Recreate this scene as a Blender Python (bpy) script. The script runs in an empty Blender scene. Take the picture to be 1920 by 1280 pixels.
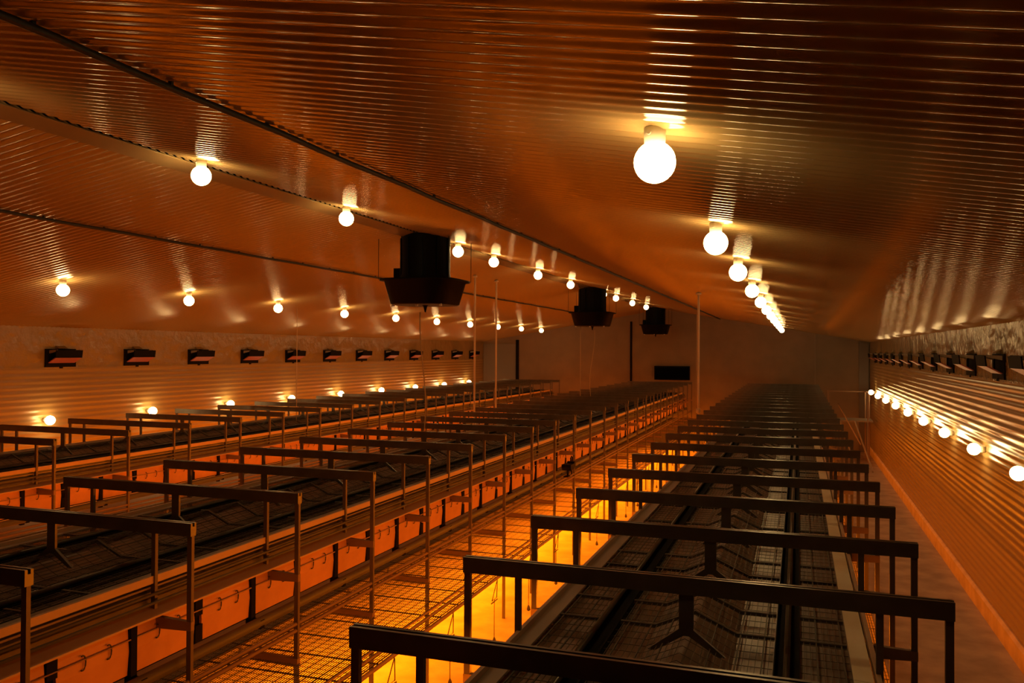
import bpy, math, random
from mathutils import Vector, Matrix
random.seed(7)
sc = bpy.context.scene
C = sc.collection

# ------------------------------------------------------------------ camera, world, exposure
CH = 4.43                                   # camera height above the floor
FPX = 1550.0                                # focal length in pixels of the 1920 wide frame
cam_d = bpy.data.cameras.new('camera')
cam = bpy.data.objects.new('camera', cam_d); C.objects.link(cam)
cam_d.sensor_width = 36.0
cam_d.lens = 36.0 * FPX / 1920.0
cam_d.clip_start = 0.05; cam_d.clip_end = 200
YAW = math.atan(537.0 / FPX); PITCH = math.radians(0.64); ROLL = math.radians(0.29)
M = (Matrix.Rotation(YAW, 4, 'Z') @ Matrix.Rotation(math.radians(90) + PITCH, 4, 'X') @ Matrix.Rotation(ROLL, 4, 'Z'))
cam.matrix_world = Matrix.Translation((0, 0, CH)) @ M
sc.camera = cam
w = bpy.data.worlds.new('world'); sc.world = w; w.use_nodes = True
w.node_tree.nodes['Background'].inputs[0].default_value = (0.01, 0.006, 0.003, 1)
w.node_tree.nodes['Background'].inputs[1].default_value = 0.05
sc.view_settings.view_transform = 'Standard'
sc.view_settings.look = 'None'
sc.view_settings.exposure = 0.0
sc.view_settings.gamma = 1.0
sc.view_settings.use_curve_mapping = False
try:
    sc.cycles.use_denoising = True
    sc.cycles.denoiser = 'OPENIMAGEDENOISE'
    sc.cycles.max_bounces = 6
    sc.cycles.diffuse_bounces = 4
    sc.cycles.glossy_bounces = 3
    sc.cycles.use_adaptive_sampling = True
    sc.cycles.adaptive_threshold = 0.035
    sc.cycles.sample_clamp_indirect = 6
    sc.cycles.caustics_reflective = False
    sc.cycles.use_light_tree = True
except Exception:
    pass

GLOBE_L = 36.0
GLOBE_C = (1.0, 0.64, 0.24)
ORANGE = (1.0, 0.195, 0.002)

# ------------------------------------------------------------------ dimensions (metres)
XR, XL = 3.0, -15.42                        # side walls
XC = (XR + XL) / 2                          # ridge
Y0, Y1 = -3.0, 40.0                         # near and far gable
ZE = CH + 0.47; ZRG = CH + 2.04             # eave and ridge
SL = (ZRG - ZE) / (XR - XC)
def zc(x): return ZRG - SL * abs(x - XC)
ZBAND = CH - 0.43                           # lower edge of the smooth upper wall band

# ------------------------------------------------------------------ materials
def mat(name, col, rough=0.5, metal=0.0, spec=0.5, noise=None, bump=None, emit=None):
    m = bpy.data.materials.new(name); m.use_nodes = True
    nt = m.node_tree; b = nt.nodes['Principled BSDF']
    b.inputs['Base Color'].default_value = (*col, 1)
    b.inputs['Roughness'].default_value = rough
    b.inputs['Metallic'].default_value = metal
    b.inputs['Specular IOR Level'].default_value = spec
    if emit:
        b.inputs['Emission Color'].default_value = (*emit[0], 1)
        b.inputs['Emission Strength'].default_value = emit[1]
    if noise or bump:
        tc = nt.nodes.new('ShaderNodeTexCoord')
    if noise:
        col2, scale, stretch = noise
        mp = nt.nodes.new('ShaderNodeMapping'); mp.inputs['Scale'].default_value = stretch
        nz = nt.nodes.new('ShaderNodeTexNoise'); nz.inputs['Scale'].default_value = scale
        nz.inputs['Detail'].default_value = 6
        rp = nt.nodes.new('ShaderNodeValToRGB')
        rp.color_ramp.elements[0].position = 0.35; rp.color_ramp.elements[1].position = 0.65
        rp.color_ramp.elements[0].color = (*col, 1); rp.color_ramp.elements[1].color = (*col2, 1)
        nt.links.new(tc.outputs['Object'], mp.inputs['Vector'])
        nt.links.new(mp.outputs['Vector'], nz.inputs['Vector'])
        nt.links.new(nz.outputs['Fac'], rp.inputs['Fac'])
        nt.links.new(rp.outputs['Color'], b.inputs['Base Color'])
    if bump:
        scale, strength, dist = bump
        nb = nt.nodes.new('ShaderNodeTexNoise'); nb.inputs['Scale'].default_value = scale
        nb.inputs['Detail'].default_value = 5
        bp = nt.nodes.new('ShaderNodeBump'); bp.inputs['Strength'].default_value = strength
        bp.inputs['Distance'].default_value = dist
        nt.links.new(tc.outputs['Object'], nb.inputs['Vector'])
        nt.links.new(nb.outputs['Fac'], bp.inputs['Height'])
        nt.links.new(bp.outputs['Normal'], b.inputs['Normal'])
    return m
MT = {
 'ceiling': mat('painted_sheet_ceiling', (0.34, 0.245, 0.115), 0.12, 0, 0.6),
 'ceiling_dusty': mat('dusty_sheet_ceiling', (0.34, 0.245, 0.115), 0.21, 0, 0.5),
 'wall': mat('painted_sheet_wall', (0.28, 0.20, 0.085), 0.26, 0, 0.4),
 'band': mat('foil_lined_board', (0.24, 0.175, 0.08), 0.25, 0, 0.6, bump=(2.6, 0.8, 0.08)),
 'gable': mat('gable_sheet', (0.24, 0.185, 0.13), 0.6, 0, 0.3, noise=((0.21, 0.16, 0.115), 1.5, (1, 1, 1))),
 'gable_grey': mat('gable_grey_panel', (0.19, 0.17, 0.15), 0.6),
 'plinth': mat('concrete_plinth', (0.50, 0.36, 0.26), 0.75, noise=((0.38, 0.27, 0.19), 3, (1, 1, 1)), bump=(9, 0.3, 0.02)),
 'floor': mat('littered_concrete_floor', (0.48, 0.36, 0.27), 0.8, noise=((0.34, 0.25, 0.19), 2.2, (1, 1, 1)), bump=(30, 0.3, 0.01)),
 'black': mat('black_plastic', (0.003, 0.003, 0.003), 0.5, 0, 0.08),
 'conduit': mat('black_conduit', (0.02, 0.02, 0.018), 0.6),
 'grey': mat('grey_plastic', (0.26, 0.22, 0.17), 0.5),
 'flap': mat('rust_red_flap', (0.28, 0.07, 0.045), 0.5),
 'steel': mat('galvanised_steel', (0.125, 0.11, 0.095), 0.30, 0.35, 0.6, noise=((0.095, 0.083, 0.07), 6, (1, 1, 1))),
 'post': mat('post_steel', (0.13, 0.10, 0.08), 0.45, 0.2),
 'wire': mat('wire_steel', (0.085, 0.07, 0.055), 0.6, 0.0, 0.3),
 'belt': mat('brown_manure_belt', (0.24, 0.165, 0.125), 0.34, 0, 0.5, noise=((0.18, 0.125, 0.095), 3, (1, 1, 1)), bump=(7, 0.15, 0.02)),
 'lowdeck': mat('tan_slat_belt', (0.50, 0.36, 0.24), 0.55, noise=((0.36, 0.25, 0.16), 4, (1, 0.15, 1))),
 'board': mat('brown_edge_board', (0.26, 0.20, 0.15), 0.5),
 'cream': mat('cream_sheet_strip', (0.95, 0.90, 0.74), 0.40, noise=((0.84, 0.72, 0.50), 4, (1, 0.5, 1))),
 'panel': mat('orange_nest_curtain', (0.62, 0.30, 0.14), 0.6, noise=((0.52, 0.24, 0.11), 3, (1, 1, 1))),
 'tube': mat('grey_tube', (0.13, 0.12, 0.10), 0.5),
 'rail': mat('painted_edge_rail', (0.55, 0.36, 0.22), 0.5),
 'ceramic': mat('white_lampholder', (0.55, 0.52, 0.45), 0.4),
 'globe': mat('lit_globe_glass', (0.9, 0.85, 0.75), 0.3, emit=(GLOBE_C, GLOBE_L)),
 'bracket': mat('dull_bracket_steel', (0.24, 0.15, 0.10), 0.55),
 'pipe': mat('cream_feed_pipe', (0.62, 0.46, 0.28), 0.45),
 'rope': mat('hemp_cord', (0.42, 0.32, 0.20), 0.8),
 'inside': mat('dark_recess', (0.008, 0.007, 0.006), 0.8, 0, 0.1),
}

# ------------------------------------------------------------------ mesh helpers
class MB:
    def __init__(s): s.v = []; s.f = []; s.sm = []
    def box(s, x0, x1, y0, y1, z0, z1):
        i = len(s.v)
        s.v += [(x0,y0,z0),(x1,y0,z0),(x1,y1,z0),(x0,y1,z0),(x0,y0,z1),(x1,y0,z1),(x1,y1,z1),(x0,y1,z1)]
        for q in ((0,3,2,1),(4,5,6,7),(0,1,5,4),(1,2,6,5),(2,3,7,6),(3,0,4,7)):
            s.f.append(tuple(i+k for k in q)); s.sm.append(False)
        return s
    def prism(s, pts, axis, a, b):
        """extrude a closed 2-D outline along an axis ('x': pts are (y,z); 'y': (x,z); 'z': (x,y))"""
        i = len(s.v); n = len(pts)
        def mk(p, t):
            return {'x': (t, p[0], p[1]), 'y': (p[0], t, p[1]), 'z': (p[0], p[1], t)}[axis]
        s.v += [mk(p, a) for p in pts] + [mk(p, b) for p in pts]
        for k in range(n):
            s.f.append((i+k, i+(k+1) % n, i+n+(k+1) % n, i+n+k)); s.sm.append(False)
        s.f.append(tuple(i+k for k in reversed(range(n)))); s.sm.append(False)
        s.f.append(tuple(i+n+k for k in range(n))); s.sm.append(False)
        return s
    def tube(s, pts, r, n=6, smooth=True, cap=True):
        pts = [Vector(p) for p in pts]; rings = []
        rr = r if isinstance(r, (list, tuple)) else [r]*len(pts)
        for k, p in enumerate(pts):
            d = (pts[min(k+1, len(pts)-1)] - pts[max(k-1, 0)]).normalized()
            up = Vector((0,0,1)) if abs(d.z) < 0.9 else Vector((0,1,0))
            u = d.cross(up).normalized(); v = u.cross(d)
            i = len(s.v)
            for j in range(n):
                a = 2*math.pi*(j+0.5)/n
                s.v.append(tuple(p + (u*math.cos(a) + v*math.sin(a))*rr[k]))
            rings.append(i)
        for k in range(len(rings)-1):
            a, b = rings[k], rings[k+1]
            for j in range(n):
                s.f.append((a+j, a+(j+1) % n, b+(j+1) % n, b+j)); s.sm.append(smooth)
        if cap:
            s.f.append(tuple(rings[0]+j for j in reversed(range(n)))); s.sm.append(False)
            s.f.append(tuple(rings[-1]+j for j in range(n))); s.sm.append(False)
        return s
    def lathe(s, prof, n=24, cx=0, cy=0, smooth=True, power=None):
        """revolve (r,z) about z; power squares the section (superellipse)"""
        rings = []
        for r, z in prof:
            i = len(s.v)
            for j in range(n):
                a = 2*math.pi*j/n; c, t = math.cos(a), math.sin(a); k = r
                if power: k = r / (abs(c)**power + abs(t)**power)**(1.0/power)
                s.v.append((cx + k*c, cy + k*t, z))
            rings.append(i)
        for k in range(len(rings)-1):
            a, b = rings[k], rings[k+1]
            for j in range(n):
                s.f.append((a+j, a+(j+1) % n, b+(j+1) % n, b+j)); s.sm.append(smooth)
        s.f.append(tuple(rings[0]+j for j in reversed(range(n)))); s.sm.append(False)
        s.f.append(tuple(rings[-1]+j for j in range(n))); s.sm.append(False)
        return s
    def quad(s, a, b, c, d, smooth=False):
        i = len(s.v); s.v += [a, b, c, d]; s.f.append((i, i+1, i+2, i+3)); s.sm.append(smooth); return s
    def mesh(s, name, m):
        me = bpy.data.meshes.new(name); me.from_pydata(s.v, [], s.f)
        me.polygons.foreach_set('use_smooth', s.sm); me.update()
        me.materials.append(MT[m] if isinstance(m, str) else m)
        return me
def ob(name, me, parent=None, loc=(0,0,0), rz=0, kind=None, label=None):
    o = bpy.data.objects.new(name, me); C.objects.link(o)
    o.location = loc
    if rz: o.rotation_euler = (0, 0, rz)
    if parent: o.parent = parent
    if kind: o['kind'] = kind
    if label: o['label'] = label
    return o
def tag(o, label, cat, group=None):
    o['label'] = label; o['category'] = cat
    if group: o['group'] = group
    return o
def thing(name, label, cat, loc=(0,0,0), rz=0, group=None):
    o = bpy.data.objects.new(name, None); C.objects.link(o); o.empty_display_size = 0.1
    o.location = loc
    if rz: o.rotation_euler = (0, 0, rz)
    return tag(o, label, cat, group)
def struct(name, me, label, cat): 
    o = ob(name, me, kind='structure'); o['label'] = label; o['category'] = cat
    return o
ORD = ['nearest','second','third','fourth','fifth','sixth','seventh','eighth','ninth','tenth','eleventh','twelfth','thirteenth','fourteenth']
def nth(i, what):
    return ('nearest ' + what) if i == 0 else (ORD[i] + ' ' + what + ' from the near end')

# ------------------------------------------------------------------ the shell
P, A, NS = 0.122, 0.0085, 10                 # corrugation period, amplitude, samples
def corrugated_slope(xa, xb):
    m = MB(); n = int((Y1 - Y0) / P * NS)
    cols = [xa, xb]
    for k in range(n+1):
        y = Y0 + (Y1 - Y0)*k/n; h = A*math.cos(2*math.pi*(y - Y0)/P)
        for x in cols: m.v.append((x, y, zc(x) + h))
    for k in range(n):
        a = 2*k; m.f.append((a, a+2, a+3, a+1)); m.sm.append(True)
    return m
struct('ceiling', corrugated_slope(XC + 0.015, XR + 0.02).mesh('ceiling', 'ceiling'), 'right slope of the ribbed brown sheet ceiling above the lamps', 'ceiling')
cl = struct('ceiling', corrugated_slope(XL - 0.02, XC - 0.015).mesh('ceiling_slope', 'ceiling_dusty'), 'left slope of the ribbed sheet ceiling beyond the ridge', 'ceiling')
m = MB()                                     # smooth ridge flashing on the far slope and a dark closing strip above the ribs
m.prism([(XC-0.02, zc(XC-0.02)-0.012), (XC-0.28, zc(XC-0.28)-0.014), (XC-0.28, zc(XC-0.28)-0.020), (XC-0.02, zc(XC-0.02)-0.020)], 'y', Y0, Y1)
struct('trim_1', m.mesh('ridge_flashing', 'ceiling'), 'smooth flashing strip running just left of the ridge', 'trim')
m = MB(); m.prism([(XC-0.05, ZRG+0.02), (XC+0.05, ZRG+0.02), (XC+0.05, ZRG+0.05), (XC-0.05, ZRG+0.05)], 'y', Y0, Y1)
struct('trim_2', m.mesh('ridge_closing', 'inside'), 'dark gap strip along the ridge of the ceiling', 'trim')

def side_wall(x, s):                         # ribs run lengthwise; s = +1 right wall, -1 left wall
    m = MB(); z0, z1 = 0.30, ZBAND; n = int((z1 - z0)/P*NS)
    for k in range(n+1):
        z = z0 + (z1 - z0)*k/n; h = 0.7*A*math.cos(2*math.pi*(z - z0)/P)
        m.v += [(x + h, Y0, z), (x + h, Y1, z)]
    for k in range(n):
        a = 2*k; m.f.append((a, a+1, a+3, a+2)); m.sm.append(True)
    return m
def band(x, s):
    m = MB(); m.box(min(x, x + s*0.05), max(x, x + s*0.05), Y0, Y1, ZBAND, ZE + 0.01)
    m.box(min(x - s*0.025, x), max(x - s*0.025, x), Y0, Y1, ZBAND - 0.015, ZBAND + 0.02)
    return m
def plinth(x, s):
    m = MB(); m.prism([(x + s*0.05, 0), (x - s*0.06, 0), (x - s*0.06, 0.27), (x - s*0.02, 0.31), (x + s*0.05, 0.31)], 'y', Y0, Y1)
    return m
for s, x, nm in ((1, XR, 'right'), (-1, XL, 'left')):
    struct('wall_' + nm, side_wall(x, s).mesh('wall_' + nm, 'wall'), nm + ' side wall of lengthwise ribbed sheet below the air inlets', 'wall')
    struct('trim_' + ('3' if s > 0 else '4'), band(x, s).mesh('band_' + nm, 'band'), 'smooth upper band of the %s wall around its air inlets' % nm, 'trim')
    struct('baseboard_' + nm, plinth(x, s).mesh('plinth_' + nm, 'plinth'), 'low concrete plinth at the foot of the %s wall' % nm, 'plinth')
m = MB(); m.box(XL, XR, Y0, Y1, -0.1, 0)
struct('floor', m.mesh('floor', 'floor'), 'dusty floor between and beneath the cage rows', 'floor')
gab = [(XL, 0), (XR, 0), (XR, ZE), (XC, ZRG), (XL, ZE)]
struct('wall_far', MB().prism(gab, 'y', Y1, Y1 + 0.1).mesh('wall_far', 'gable'), 'dim brown far gable wall', 'wall')
struct('wall_near', MB().prism(gab, 'y', Y0 - 0.1, Y0).mesh('wall_near', 'gable'), 'near gable wall behind the viewer', 'wall')
m = MB(); m.box(XL + 0.02, -13.62, Y1 - 0.05, Y1, 0, CH + 0.36)
fp = struct('door_1', m.mesh('far_grey_panel', 'gable_grey'), 'tall grey panel door in the left corner of the far wall', 'door')
ob('door_frame', MB().box(-13.62, -13.48, Y1 - 0.09, Y1, 0, CH + 0.55).mesh('door_frame', 'inside'), fp)
struct('trim_5', MB().box(-7.75, -7.66, Y1 - 0.06, Y1, 0, CH + 1.45).mesh('far_post', 'inside'), 'thin dark post on the far wall left of the black vent', 'trim')
struct('trim_6', MB().box(2.55, 2.95, Y1 - 0.12, Y1, 0, CH + 0.44).mesh('corner_post', 'post'), 'dark corner column at the right end of the far wall', 'trim')
struct('trim_7', MB().box(0.70, 0.74, Y1 - 0.03, Y1, 0, CH + 0.80).mesh('far_seam', 'board'), 'thin vertical seam strip on the far wall above the right row', 'trim')

# ------------------------------------------------------------------ globe lamps
def sphere(r, nu, nv):
    m = MB(); prof = []
    for k in range(nv+1):
        a = math.pi*k/nv; prof.append((max(r*math.sin(a), 0.001), -r*math.cos(a)))
    return m.lathe(prof, nu)
GR = 0.102
globe_hi = sphere(GR, 28, 14).mesh('globe', 'globe')
globe_lo = sphere(GR, 14, 8).mesh('globe_small', 'globe')
base_me = MB().lathe([(0.046, 0.082), (0.052, 0.085), (0.054, 0.165), (0.050, 0.172)], 20).mesh('lampholder', 'ceramic')
screw_me = MB().tube([(-0.02, -0.055, 0.135), (-0.02, -0.066, 0.135)], 0.011, 8).mesh('fixing_screw', 'ceramic')
def lamp(x, y, z, label, group, wall=0, near=False):
    t = thing('globe_lamp', label, 'lamp', (x, y, z), 0, group)
    if wall:
        t.rotation_euler = (0, wall*math.pi/2, 0)        # holder points into the side wall
    ob('globe', globe_hi if near else globe_lo, t); ob('lampholder', base_me, t)
    if near: ob('fixing_screw', screw_me, t)
    return t
ceil_r = [4.04 + 3.0*k for k in range(12)]
ceil_r[1] = 7.2; ceil_r[2] = 9.95
for i, y in enumerate(ceil_r):
    x = -0.665
    lamp(x, y, zc(x) - 0.170, nth(i, 'lit globe lamp in the row on the right ceiling slope'), 'globe lamps on the right slope', near=i < 3)
ridge_y = [4.1, 7.14, 10.1, 14.1, 16.0, 19.07, 22.1, 26.2, 28.1, 31.1, 34.1]
for i, y in enumerate(ridge_y):
    x = -5.95
    lamp(x, y, zc(x) - 0.170, 'lit globe lamp on the ridge just beyond the left edge of view' if i == 0 else nth(i - 1, 'lit globe lamp in the row hanging along the ridge'), 'globe lamps along the ridge', near=i < 4)
for i in range(10):
    x = -11.52
    lamp(x, 10.5 + 3*i, zc(x) - 0.170, nth(i, 'lit globe lamp in the row on the left ceiling slope'), 'globe lamps on the left slope')
for i in range(9):
    lamp(XR - 0.18, 12.87 + 3*i, CH - 1.63, nth(i, 'lit globe lamp on the right wall'), 'globe lamps on the right wall', 1, i < 2)
for i in range(9):
    lamp(XL + 0.18, 13.6 + 3*i, CH - 1.55, nth(i, 'lit globe lamp on the left wall'), 'globe lamps on the left wall', -1)

# ------------------------------------------------------------------ air inlets in the side walls
IL, IH = 0.80, 0.40                          # length along the wall, height
fr = MB()                                    # local frame: x points into the room, y along the wall, z up from the inlet's foot
fr.box(0, 0.03, -IL/2, IL/2, 0, 0.09); fr.box(0, 0.03, -IL/2, IL/2, IH-0.05, IH)
fr.box(0, 0.03, -IL/2, -IL/2+0.09, 0.05, IH-0.05); fr.box(0, 0.03, IL/2-0.09, IL/2, 0.05, IH-0.05)
fr.box(0, 0.008, -IL/2+0.05, IL/2-0.05, 0.05, IH-0.05)
inlet_frame = fr.mesh('inlet_frame', 'inside')
fl = MB(); fl.prism([(0.03, 0.10), (0.05, 0.09), (0.26, 0.205), (0.25, 0.225)], 'y', -IL/2+0.06, IL/2-0.06)
inlet_flap = fl.mesh('inlet_flap', 'flap')
inlet_lip = MB().prism([(0.245, 0.21), (0.265, 0.205), (0.285, 0.37), (0.265, 0.375)], 'y', -IL/2+0.05, IL/2-0.05).mesh('inlet_lip', 'black')
inlet_stay = MB().prism([(0.03, 0.30), (0.262, 0.35), (0.262, 0.385), (0.03, 0.37)], 'y', -0.008, 0.008).mesh('inlet_stay', 'grey')
hood_me = MB().prism([(0.0, IH), (0.10, IH+0.01), (0.0, IH+0.07)], 'y', -0.12, 0.12).mesh('inlet_hood', 'band')
latch_me = MB().box(0.0, 0.045, -0.04, 0.04, -0.03, 0.02).mesh('inlet_latch', 'inside')
def inlet(x, y, s, label, group):
    t = thing('air_inlet', label, 'air inlet', (x, y, CH - 0.41), math.pi if s > 0 else 0, group)
    ob('inlet_frame', inlet_frame, t); ob('flap', inlet_flap, t); ob('flap_lip', inlet_lip, t)
    ob('stay_arm', inlet_stay, t, (0, -IL/2+0.10, 0)); ob('stay_arm', inlet_stay, t, (0, IL/2-0.10, 0))
    ob('hood', hood_me, t); ob('latch', latch_me, t)
for i in range(12): inlet(XL, 14.0 + 2.22*i, -1, nth(i, 'black air inlet with red flap on the left wall'), 'air inlets on the left wall')
for i in range(12): inlet(XR, 12.62 + 2.2*i, 1, nth(i, 'black air inlet with red flap on the right wall'), 'air inlets on the right wall')

# ------------------------------------------------------------------ extractor fans below the ridge
ZT = CH + 0.79                               # underside of the tray
fan_body = MB().lathe([(0.47, 0.40), (0.46, 0.44), (0.435, 0.55), (0.435, 1.2), (0.44, 1.22)], 28).mesh('fan_shaft', 'black')
fan_tray = MB().lathe([(0.50, 0.0), (0.53, 0.02), (0.63, 0.40), (0.70, 0.41), (0.70, 0.44), (0.62, 0.44), (0.44, 0.44)], 32, power=4).mesh('fan_tray', 'black')
fan_nub = MB().lathe([(0.012, -0.12), (0.035, -0.02), (0.06, 0.0), (0.06, 0.02)], 10).mesh('fan_nub', 'black')
fan_motor = MB().box(-0.58, -0.40, -0.09, 0.09, 0.44, 0.66).mesh('fan_motor', 'black')
fan_rib = MB().box(-0.012, 0.012, -0.452, -0.425, 0.44, 1.16).mesh('fan_rib', 'black')
fan_clip = MB().box(-0.02, 0.02, -0.02, 0.02, -0.03, 0.02).mesh('fan_clip', 'ceramic')
fan_bolt = MB().lathe([(0.018, 0.16), (0.022, 0.17), (0.022, 0.185), (0.018, 0.19)], 8).mesh('fan_bolt', 'ceramic')
for i, y in enumerate((13.25, 25.75, 38.1)):
    t = thing('extractor_fan', ['large black extractor fan chimney with tray, nearest of three under the ridge', 'middle black extractor fan chimney of the three under the ridge', 'small distant black extractor fan chimney, farthest under the ridge'][i], 'fan', (XC, y, ZT), 0, 'extractor fan chimneys under the ridge')
    ob('shaft', fan_body, t); ob('tray', fan_tray, t); ob('nub', fan_nub, t); ob('motor_box', fan_motor, t)
    for a in (-0.9, -0.3, 0.3, 0.9, 1.5, -1.5):
        ob('rib', fan_rib, t, rz=a)
    for px in (-0.45, 0.0, 0.45): ob('clip', fan_clip, t, (px, -0.35, 0))
    for sx in (-0.66, 0.66):
        for sy in (-0.5, 0.5):
            top = zc(XC + sx) - ZT - 0.005
            ob('hanger_wire', MB().tube([(sx, sy, 0.43), (sx, sy, top)], 0.006, 5).mesh('hanger_wire', 'conduit'), t)

# ------------------------------------------------------------------ conduits along the ceiling
def conduit(x, label):
    t = thing('ceiling_conduit', label, 'conduit', (x, 0, zc(x)), 0, 'conduits along the ceiling')
    pts = []; n = 86
    for k in range(n+1):
        y = Y0 + 0.05 + (Y1 - Y0 - 0.1)*k/n
        pts.append((0.006*math.sin(k*1.7), y, -0.034 - 0.006*abs(math.sin(k*math.pi/4))))
    ob('conduit_pipe', MB().tube(pts, 0.022, 7).mesh('conduit_pipe', 'conduit'), t)
    clip = MB().box(-0.012, 0.012, -0.01, 0.01, -0.05, 0.0).mesh('conduit_clip', 'conduit')
    for k in range(42): ob('clip', clip, t, (0, 0.2 + 0.93*k, 0))
conduit(-3.49, 'long black conduit running under the right ceiling slope')
conduit(-8.70, 'long black conduit running under the left ceiling slope')

# ------------------------------------------------------------------ cage rows
HB = CH - 1.395                              # top of the portal beams
HD = CH - 1.88                               # top deck
HU = CH - 2.22                               # upper side brackets
HL = CH - 3.05                               # lower deck
MOD = 1.5
# portal beam: open channel seen from above as two lips with a slot
bw, bh = 0.032, 0.105
beam_prof = [(-bw, -bh), (bw, -bh), (bw, 0), (0.011, 0), (0.011, -0.03), (-0.011, -0.03), (-0.011, 0), (-bw, 0)]
beam_me = MB().prism(beam_prof, 'x', -1.485, 1.485).mesh('portal_beam', 'steel')
op = MB(); op.box(-0.022, 0.022, -0.016, 0.016, 0.0, HB - bh)
outer_post = op.mesh('outer_post', 'post')
inner_post = MB().box(-0.02, 0.02, -0.016, 0.016, HU - 0.03, HB - bh).mesh('inner_post', 'post')
hg = MB(); hg.box(-0.045, 0.045, -0.012, 0.012, HD + 0.12, HB - bh)
hg.prism([(-0.045, HD + 0.16), (0.045, HD + 0.16), (0.24, HD + 0.012), (0.19, HD + 0.012), (0.0, HD + 0.13), (-0.19, HD + 0.012), (-0.24, HD + 0.012)], 'y', -0.012, 0.012)
hanger_me = hg.mesh('hanger_plate', 'steel')
ub = MB().prism([(1.09, HU + 0.05), (1.485, HU + 0.035), (1.485, HU - 0.035), (1.09, HU - 0.05)], 'y', -0.02, 0.02)
upper_bracket = ub.mesh('upper_bracket', 'bracket')
lower_bracket = MB().prism([(0.92, HL + 0.06), (1.485, HL + 0.05), (1.485, HL - 0.03), (0.92, HL - 0.02)], 'y', -0.025, 0.025).mesh('lower_bracket', 'bracket')
mirror = lambda me: me
def ridge_z(x):                              # profile of the top grid: raised along the middle
    a = abs(x)
    return HD + (0.12*(0.27 - a)/0.27 if a < 0.27 else 0.0)
brm = MB()
for s in (-1, 1):
    pr = [(0.0, ridge_z(0)), (s*0.27, HD), (s*0.51, HD)]
    brm.prism([(pr[0][0], pr[0][1] + 0.008), (pr[1][0], pr[1][1] + 0.008), (pr[2][0], pr[2][1] + 0.008), (pr[2][0], pr[2][1] - 0.012), (pr[1][0], pr[1][1] - 0.014), (pr[0][0], pr[0][1] - 0.014)], 'y', -0.014, 0.014)
    brm.box(min(s*0.67, s*0.95), max(s*0.67, s*0.95), -0.014, 0.014, HD - 0.012, HD + 0.008)
bar_me = brm.mesh('deck_bar', 'wire')
def wire_y(m, x, z, r, y0=0.0, y1=MOD):
    m.v += [(x - r, y0, z - r), (x + r, y0, z - r), (x + r, y0, z + r), (x - r, y0, z + r), (x - r, y1, z - r), (x + r, y1, z - r), (x + r, y1, z + r), (x - r, y1, z + r)]
    i = len(m.v) - 8
    for q in ((0,1,5,4),(1,2,6,5),(2,3,7,6),(3,0,4,7)): m.f.append(tuple(i+k for k in q)); m.sm.append(False)
def wire_x(m, x0, z0, x1, z1, y, r):
    i = len(m.v)
    m.v += [(x0, y - r, z0 - r), (x0, y + r, z0 - r), (x0, y + r, z0 + r), (x0, y - r, z0 + r), (x1, y - r, z1 - r), (x1, y + r, z1 - r), (x1, y + r, z1 + r), (x1, y - r, z1 + r)]
    for q in ((0,1,5,4),(1,2,6,5),(2,3,7,6),(3,0,4,7)): m.f.append(tuple(i+k for k in q)); m.sm.append(False)
gm = MB()
for s in (-1, 1):
    k = 0; x = 0.03
    while x < 0.51:
        wire_y(gm, s*x, ridge_z(x), 0.0045 if k % 4 == 3 else 0.0018); x += 0.038; k += 1
    x = 0.69
    while x < 0.95:
        wire_y(gm, s*x, HD, 0.0045 if k % 4 == 3 else 0.0018); x += 0.038; k += 1
    for j in range(12):
        y = 0.0625 + 0.125*j
        wire_x(gm, 0, ridge_z(0), s*0.27, HD, y, 0.0016); wire_x(gm, s*0.27, HD, s*0.51, HD, y, 0.0016); wire_x(gm, s*0.67, HD, s*0.95, HD, y, 0.0016)
grid_me = gm.mesh('deck_grid', 'wire')
def low_grid(x0, x1):
    m = MB(); x = x0; k = 0
    while x < x1:
        wire_y(m, x, HL + 0.0, 0.005 if k % 4 == 0 else 0.0032); x += 0.028; k += 1
    for j in range(15): wire_x(m, x0, HL, x1, HL, 0.05 + 0.1*j, 0.0065 if j % 5 == 2 else 0.0022)
    return m
low_grid_balcony = low_grid(0.4, 2.25).mesh('low_grid', 'wire')
low_grid_plain = low_grid(0.4, 1.47).mesh('low_grid_plain', 'wire')
# nest front pieces (right hand faces)
FX = 1.12
pz0, pz1 = CH - 2.545, CH - 2.165
panel_me = MB().prism([(FX, pz0), (FX + 0.012, pz0), (FX + 0.028, (pz0+pz1)/2), (FX + 0.012, pz1), (FX, pz1)], 'y', -0.335, 0.335).mesh('nest_curtain', 'panel')
upright_me = MB().box(FX + 0.0, FX + 0.045, -0.032, 0.032, pz0 - 0.14, pz1 + 0.02).mesh('nest_upright', 'inside')
hk = MB(); pts = []
for k in range(9):
    a = math.radians(-110 + 220*k/8); pts.append((FX + 0.04, 0.03*math.cos(a), 0.055*math.sin(a)))
hook_me = hk.tube(pts, 0.006, 5).mesh('wire_hook', 'wire')
gap_dark = MB().box(FX + 0.002, FX + 0.03, -0.045, 0.045, 0, 0.15).mesh('nest_gap_dark', 'inside')  # black block stands in for the shaded open gap between nest curtains
foot_me = MB().box(FX - 0.02, FX + 0.15, -0.03, 0.03, pz0 - 0.10, pz0 - 0.02).mesh('tube_saddle', 'inside')
tri = MB()
tri.tube([(2.24, 0, HL - 0.03), (2.20, -0.09, HL - 0.30), (2.20, 0.09, HL - 0.30), (2.24, 0, HL - 0.03)], 0.006, 5)
tri.tube([(2.20, -0.12, HL - 0.33), (2.20, 0.12, HL - 0.33)], 0.008, 5)
tri_me = tri.mesh('drinker_hanger', 'wire')
cord_me = MB().tube([(2.20, 0, HL - 0.30), (2.20, 0.0, HL - 0.82)], 0.005, 5).mesh('drinker_cord', 'wire')
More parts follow.
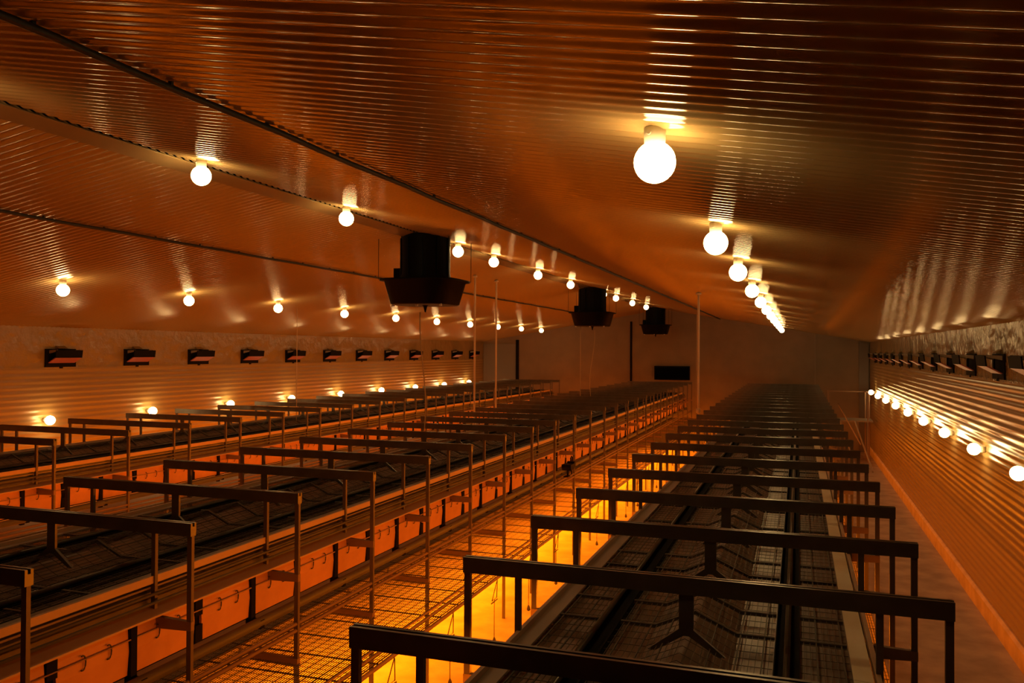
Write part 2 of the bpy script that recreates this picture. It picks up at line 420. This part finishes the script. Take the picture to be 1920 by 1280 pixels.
bob_me = MB().lathe([(0.008, HL - 0.90), (0.03, HL - 0.88), (0.022, HL - 0.84), (0.008, HL - 0.81)], 8, cx=2.20).mesh('drinker_bob', 'wire')

def row(name_label, cx, ystart, yend, balcony, nests, cream, light_slot):
    t = thing('cage_row', name_label, 'cage row', (cx, 0, 0))
    L0, L1 = ystart - 0.1, yend + 0.1
    def long(nm, m, mt, label=None, kind=None): return ob(nm, m.mesh(nm, mt), t, label=label, kind=kind)
    # top deck: belts under the grid, two feed troughs with their pipes, edge boards
    m = MB()
    for s in (-1, 1):
        m.prism([(s*0.0, HD + 0.05), (s*0.27, HD - 0.06), (s*0.515, HD - 0.06), (s*0.515, HD - 0.075), (s*0.27, HD - 0.075), (s*0.0, HD + 0.035)], 'y', L0, L1)
    long('manure_belt', m, 'belt')
    for s in (-1, 1):
        m = MB(); x = s*0.59
        m.box(x - 0.075, x + 0.075, L0, L1, HD - 0.09, HD - 0.08); m.box(x - 0.075, x - 0.068, L0, L1, HD - 0.08, HD + 0.01); m.box(x + 0.068, x + 0.075, L0, L1, HD - 0.08, HD + 0.01)
        tr = long('feed_trough', m, 'inside')
        ob('feed_pipe', MB().tube([(x + (0.0 if s > 0 else -0.045), L0, HD + 0.015), (x + (0.0 if s > 0 else -0.045), L1, HD + 0.015)], 0.021, 10).mesh('feed_pipe', 'steel'), tr)
        if s > 0 or not light_slot:
            long('side_belt', MB().box(min(s*0.665, s*1.08), max(s*0.665, s*1.08), L0, L1, HD - 0.075, HD - 0.06), 'belt')
        if s > 0 and cream:
            n = int((L1 - L0)/1.5) + 1
            strip = MB().prism([(0.955, HD + 0.012), (1.065, HD + 0.006), (1.065, HD + 0.0), (0.955, HD + 0.006)], 'y', 0.004, 1.496).mesh('edge_sheet', 'cream')
            for k in range(n): ob('edge_sheet', strip, t, (0, L0 + 1.5*k, 0.0015*(k % 2)), label='pale cream edge sheet')
        else:
            long('edge_board', MB().prism([(s*0.955, HD + 0.006), (s*1.075, HD - 0.004), (s*1.075, HD - 0.02), (s*0.955, HD - 0.01)], 'y', L0, L1), 'board')
        long('edge_rail', MB().box(min(s*1.078, s*1.105), max(s*1.078, s*1.105), L0, L1, HD - 0.03, HD + 0.03), 'rail')
    if nests:
        # under the deck edge: perforated strip, two perch tubes, sloping nest roof
        long('nest_roof', MB().prism([(0.9, HD - 0.20), (FX + 0.10, pz1 + 0.03), (FX + 0.10, pz1 + 0.015), (0.9, HD - 0.215)], 'y', L0, L1), 'rail')
        for zz, xx in ((HD - 0.11, 1.13), (HD - 0.165, 1.17)):
            long('perch_tube', MB().tube([(xx, L0, zz), (xx, L1, zz)], 0.013, 8), 'tube')
        long('side_strip', MB().box(1.03, 1.045, L0, L1, HD - 0.22, HD - 0.02), 'steel')
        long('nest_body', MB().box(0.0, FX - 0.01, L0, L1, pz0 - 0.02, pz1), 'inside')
        long('egg_tube', MB().tube([(1.23, L0, pz0 - 0.05), (1.23, L1, pz0 - 0.05)], 0.048, 12), 'tube')
        long('nest_wire', MB().tube([(FX + 0.04, L0, pz1 - 0.10), (FX + 0.04, L1, pz1 - 0.10)], 0.006, 5), 'rail')
        for zz in (CH - 2.665, CH - 2.73):
            long('front_rail', MB().tube([(1.46, L0, zz), (1.46, L1, zz)], 0.018, 8), 'bracket')
    else:
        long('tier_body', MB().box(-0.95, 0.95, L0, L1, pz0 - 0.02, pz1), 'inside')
    long('lower_deck', MB().box(-1.46, 0.62 if balcony else 1.46, L0, L1, HL - 0.02, HL), 'lowdeck')
    if balcony:
        for xx, zz, r in ((2.25, HL + 0.0, 0.022), (2.16, HL + 0.06, 0.013), (2.07, HL + 0.06, 0.013)):
            long('deck_edge_rail', MB().tube([(xx, L0, zz), (xx, L1, zz)], r, 8), 'bracket')
    n = int(round((yend - ystart)/MOD))
    for k in range(n+1):
        y = ystart + MOD*k
        b = ob('portal_beam', beam_me, t, (0, y, HB))
        for s in (-1, 1):
            ob('outer_post', outer_post, b, (s*1.46, 0, -HB)); ob('inner_post', inner_post, b, (s*1.10, 0, -HB))
            o = ob('upper_bracket', upper_bracket, b, (0, 0, -HB)); o.scale = (s, 1, 1)
        ob('hanger_plate', hanger_me, b, (0, 0, -HB))
        if nests:
            ob('lower_bracket', lower_bracket, b, (0, 0, -HB))
        if k == n: break
        for j in (1, 2): ob('deck_bar', bar_me, t, (0, y + 0.5*j, 0))
        ob('deck_grid', grid_me, t, (0, y, 0), kind='stuff')
        ob('lower_grid', low_grid_balcony if balcony else low_grid_plain, t, (0, y, 0), kind='stuff')
        if nests:
            u = ob('nest_upright', upright_me, t, (0, y + 1.22, 0))
            ob('tube_saddle', foot_me, u)
            for q, yy in enumerate((y + 0.85, y + 1.59)):
                p = ob('nest_curtain', panel_me, t, (0, yy, 0))
                for hy in (-0.12, 0.12): ob('hook', hook_me, p, (0, hy, pz1 - 0.12))
                if q == 0:
                    ob('gap_dark_block', gap_dark, p, (0, -0.37, pz1 - 0.15)); ob('gap_dark_block', gap_dark, p, (0, -0.37, pz0))
        if balcony:
            h = ob('drinker_hanger', tri_me, t, (0, y + 0.55, 0)); ob('cord', cord_me, h); ob('bob', bob_me, h)
    return t
row('right cage row with dark portal frames and a cream edge sheet', -0.655, 2.22, 37.5+0.72, False, False, True, False)
row('middle cage row with orange nest curtains facing the bright aisle', -6.07, 2.45, 38.45, True, True, False, True)
row('left cage row beside the left wall, partly hidden behind the middle row', -12.3, 6.75, 38.25, True, True, False, False)

# ------------------------------------------------------------------ warm strip lamps fixed under the decks
def strip(x, z, tilt, power, label, y0=1.5, y1=38.5, wd=0.08):
    """tilt: degrees the light is turned from straight down towards +x"""
    t = thing('strip_lamp', label, 'lamp', (x, (y0+y1)/2, z), 0, 'warm strip lamps under the cage decks')
    a = math.radians(tilt); nx, nz = math.sin(a), -math.cos(a)
    h = MB(); Lh = (y1 - y0)/2
    c = [(-0.03, 0.0), (0.03, 0.0), (0.02, 0.04), (-0.02, 0.04)]
    rot = lambda p: (p[0]*math.cos(a) - p[1]*math.sin(a), p[0]*math.sin(a) + p[1]*math.cos(a))
    h.prism([rot(p) for p in c], 'y', -Lh, Lh)
    ob('lamp_housing', h.mesh('lamp_housing', 'grey'), t)
    ld = bpy.data.lights.new('strip_light', 'AREA'); ld.shape = 'RECTANGLE'
    ld.size = wd; ld.size_y = 2*Lh; ld.energy = power; ld.color = ORANGE
    lo = bpy.data.objects.new('strip_light', ld); C.objects.link(lo); lo.parent = t
    lo.location = (nx*0.012, 0, nz*0.012); lo.rotation_euler = (0, -a, 0)
strip(-1.74, CH - 2.25, -50, 760, 'warm strip lamp under the left deck edge of the right row', 4.0)
strip(-6.10, HL - 0.10, 12, 2400, 'warm strip lamp below the balcony deck of the middle row', 6.5)
strip(-7.20, CH - 2.25, -50, 620, 'warm strip lamp under the left deck edge of the middle row', 6.0)
strip(-13.4, CH - 2.35, -60, 430, 'warm strip lamp under the left deck edge of the left row', 8.0)
strip(-12.35, HL - 0.10, 12, 1900, 'warm strip lamp below the balcony deck of the left row', 6.0)
strip(0.35, CH - 2.75, 78, 230, 'warm strip lamp under the right side of the right row', 8.0)

# ------------------------------------------------------------------ hanging pipes and cords
def hang(name, x, y, z0, z1, r, mt, label, cat, group=None, sway=0.0, twin=False):
    t = thing(name, label, cat, (x, y, z0), 0, group)
    n = 8
    pts = [(sway*math.sin(k/n*math.pi*1.6), 0, (z1 - z0)*k/n) for k in range(n+1)]
    ob('pipe' if name == 'feed_drop_pipe' else 'cord', MB().tube(pts, r, 8).mesh(name, mt), t)
    if name == 'feed_drop_pipe':
        ob('collar', MB().lathe([(r*1.2, 0.02), (r*1.9, 0.03), (r*1.9, 0.12), (r*1.2, 0.13)], 10).mesh('pipe_collar', mt), t)
        ob('ceiling_flange', MB().lathe([(r*1.2, z1 - z0 - 0.06), (r*2.4, z1 - z0 - 0.05), (r*2.4, z1 - z0 - 0.02), (r*1.2, z1 - z0)], 10).mesh('ceiling_flange', mt), t)
        if twin: ob('pull_cord', MB().tube([(-0.05, 0, 0.05), (-0.04, 0, (z1 - z0)*0.82)], 0.008, 5).mesh('pull_cord', 'rope'), t)
    return t
hang('feed_drop_pipe', -2.12, 18.9, HB - 0.005, zc(-2.12) - 0.01, 0.026, 'pipe', 'pale drop pipe standing from the right row up to the ceiling', 'pipe', twin=True)
hang('feed_drop_pipe', -7.40, 18.6, HD, zc(-7.4) - 0.01, 0.024, 'pipe', 'pale drop pipe on the middle row, left of a pair', 'pipe')
hang('feed_drop_pipe', -7.40, 20.1, HD, zc(-7.4) - 0.01, 0.024, 'pipe', 'pale drop pipe on the middle row, right of a pair', 'pipe')
hang('hanging_cord', -12.0, 18.0, HD + 0.06, zc(-12.0) - 0.01, 0.009, 'rope', 'thin cord hanging from the left ceiling slope to the left row', 'cord')
hang('hanging_cord', XC - 0.02, 13.2, HD + 0.14, ZT - 0.12, 0.010, 'rope', 'thin slack cord hanging from the nearest extractor fan', 'cord', sway=0.06)
hang('hanging_cord', XC - 0.35, 25.6, HD + 0.06, ZT - 0.03, 0.011, 'rope', 'left thin cord hanging below the middle extractor fan', 'cord')
hang('hanging_cord', XC + 0.0, 25.75, HD + 0.14, ZT - 0.12, 0.011, 'rope', 'right thin cord hanging below the middle extractor fan', 'cord', sway=-0.08)

# ------------------------------------------------------------------ black vent on the far wall, drive unit, end landing
t = thing('wall_vent', 'long black vent box high on the far wall', 'vent', (-5.72, Y1 - 0.005, CH - 1.36))
m = MB(); m.box(-0.84, 0.84, -0.10, 0, 0, 0.05); m.box(-0.84, 0.84, -0.10, 0, 0.60, 0.66); m.box(-0.84, -0.79, -0.10, 0, 0.05, 0.60); m.box(0.79, 0.84, -0.10, 0, 0.05, 0.60)
m.box(-0.79, 0.79, -0.02, 0, 0.05, 0.60)
ob('vent_frame', m.mesh('vent_frame', 'black'), t)
sl = MB().prism([(-0.085, 0.0), (-0.03, 0.06), (-0.03, 0.07), (-0.085, 0.01)], 'x', -0.79, 0.79).mesh('vent_slat', 'black')
for k in range(6): ob('slat', sl, t, (0, 0, 0.09 + 0.08*k))

t = thing('drive_unit', 'small black drive unit on thin legs at the side of the middle row', 'motor', (-4.60, 17.0, CH - 2.645))
m = MB(); m.prism([(-0.21, 0.20), (-0.17, 0.13), (0.10, 0.15), (0.14, 0.20), (0.14, 0.25), (-0.21, 0.26)], 'x', -0.10, 0.10)
ob('motor_body', m.mesh('motor_body', 'black'), t)
ob('gearbox', MB().box(-0.08, 0.08, 0.15, 0.26, 0.16, 0.28).mesh('gearbox', 'black'), t)
pts = [(0, 0.16, 0.27), (0, 0.15, 0.36), (0, 0.21, 0.39), (0, 0.27, 0.36), (0, 0.26, 0.10)]
ob('handle', MB().tube(pts, 0.014, 6).mesh('drive_handle', 'black'), t)
ob('foot_bar', MB().box(-0.05, 0.05, -0.24, -0.06, 0.0, 0.02).mesh('foot_bar', 'black'), t)
for yy in (-0.13, -0.05, 0.22): ob('leg', MB().tube([(0, yy + 0.03, 0.16), (0, yy, 0.0)], 0.012, 6).mesh('drive_leg', 'black'), t)

t = thing('end_landing', 'thin railed landing with stair rail at the far end of the right aisle', 'landing', (2.3, 36.0, 0))
lz = CH - 2.75
ob('deck', MB().box(-1.2, 0.55, 0.2, 1.6, lz - 0.06, lz).mesh('landing_deck', 'board'), t)
for px, py in ((0.35, 0.25), (0.50, 1.5), (-1.1, 1.5), (0.35, 1.5)):
    ob('post', MB().box(px - 0.025, px + 0.025, py - 0.025, py + 0.025, 0, CH - 1.62).mesh('landing_post', 'bracket'), t)
ob('top_rail', MB().box(-1.15, 0.55, 1.48, 1.52, CH - 1.66, CH - 1.62).mesh('landing_rail', 'bracket'), t)
ob('side_rail', MB().box(0.33, 0.37, 0.25, 1.5, CH - 1.66, CH - 1.62).mesh('landing_side_rail', 'bracket'), t)
ob('stair_rail', MB().tube([(-0.75, 0.3, CH - 2.1), (-0.1, -2.6, 1.0)], 0.025, 6).mesh('stair_rail', 'bracket'), t)
for px in (-0.75, -0.2):
    ob('stringer', MB().tube([(px + 0.05, 0.2, lz), (px + 0.5, -2.8, 0.03)], 0.03, 4, False).mesh('stringer', 'board'), t)
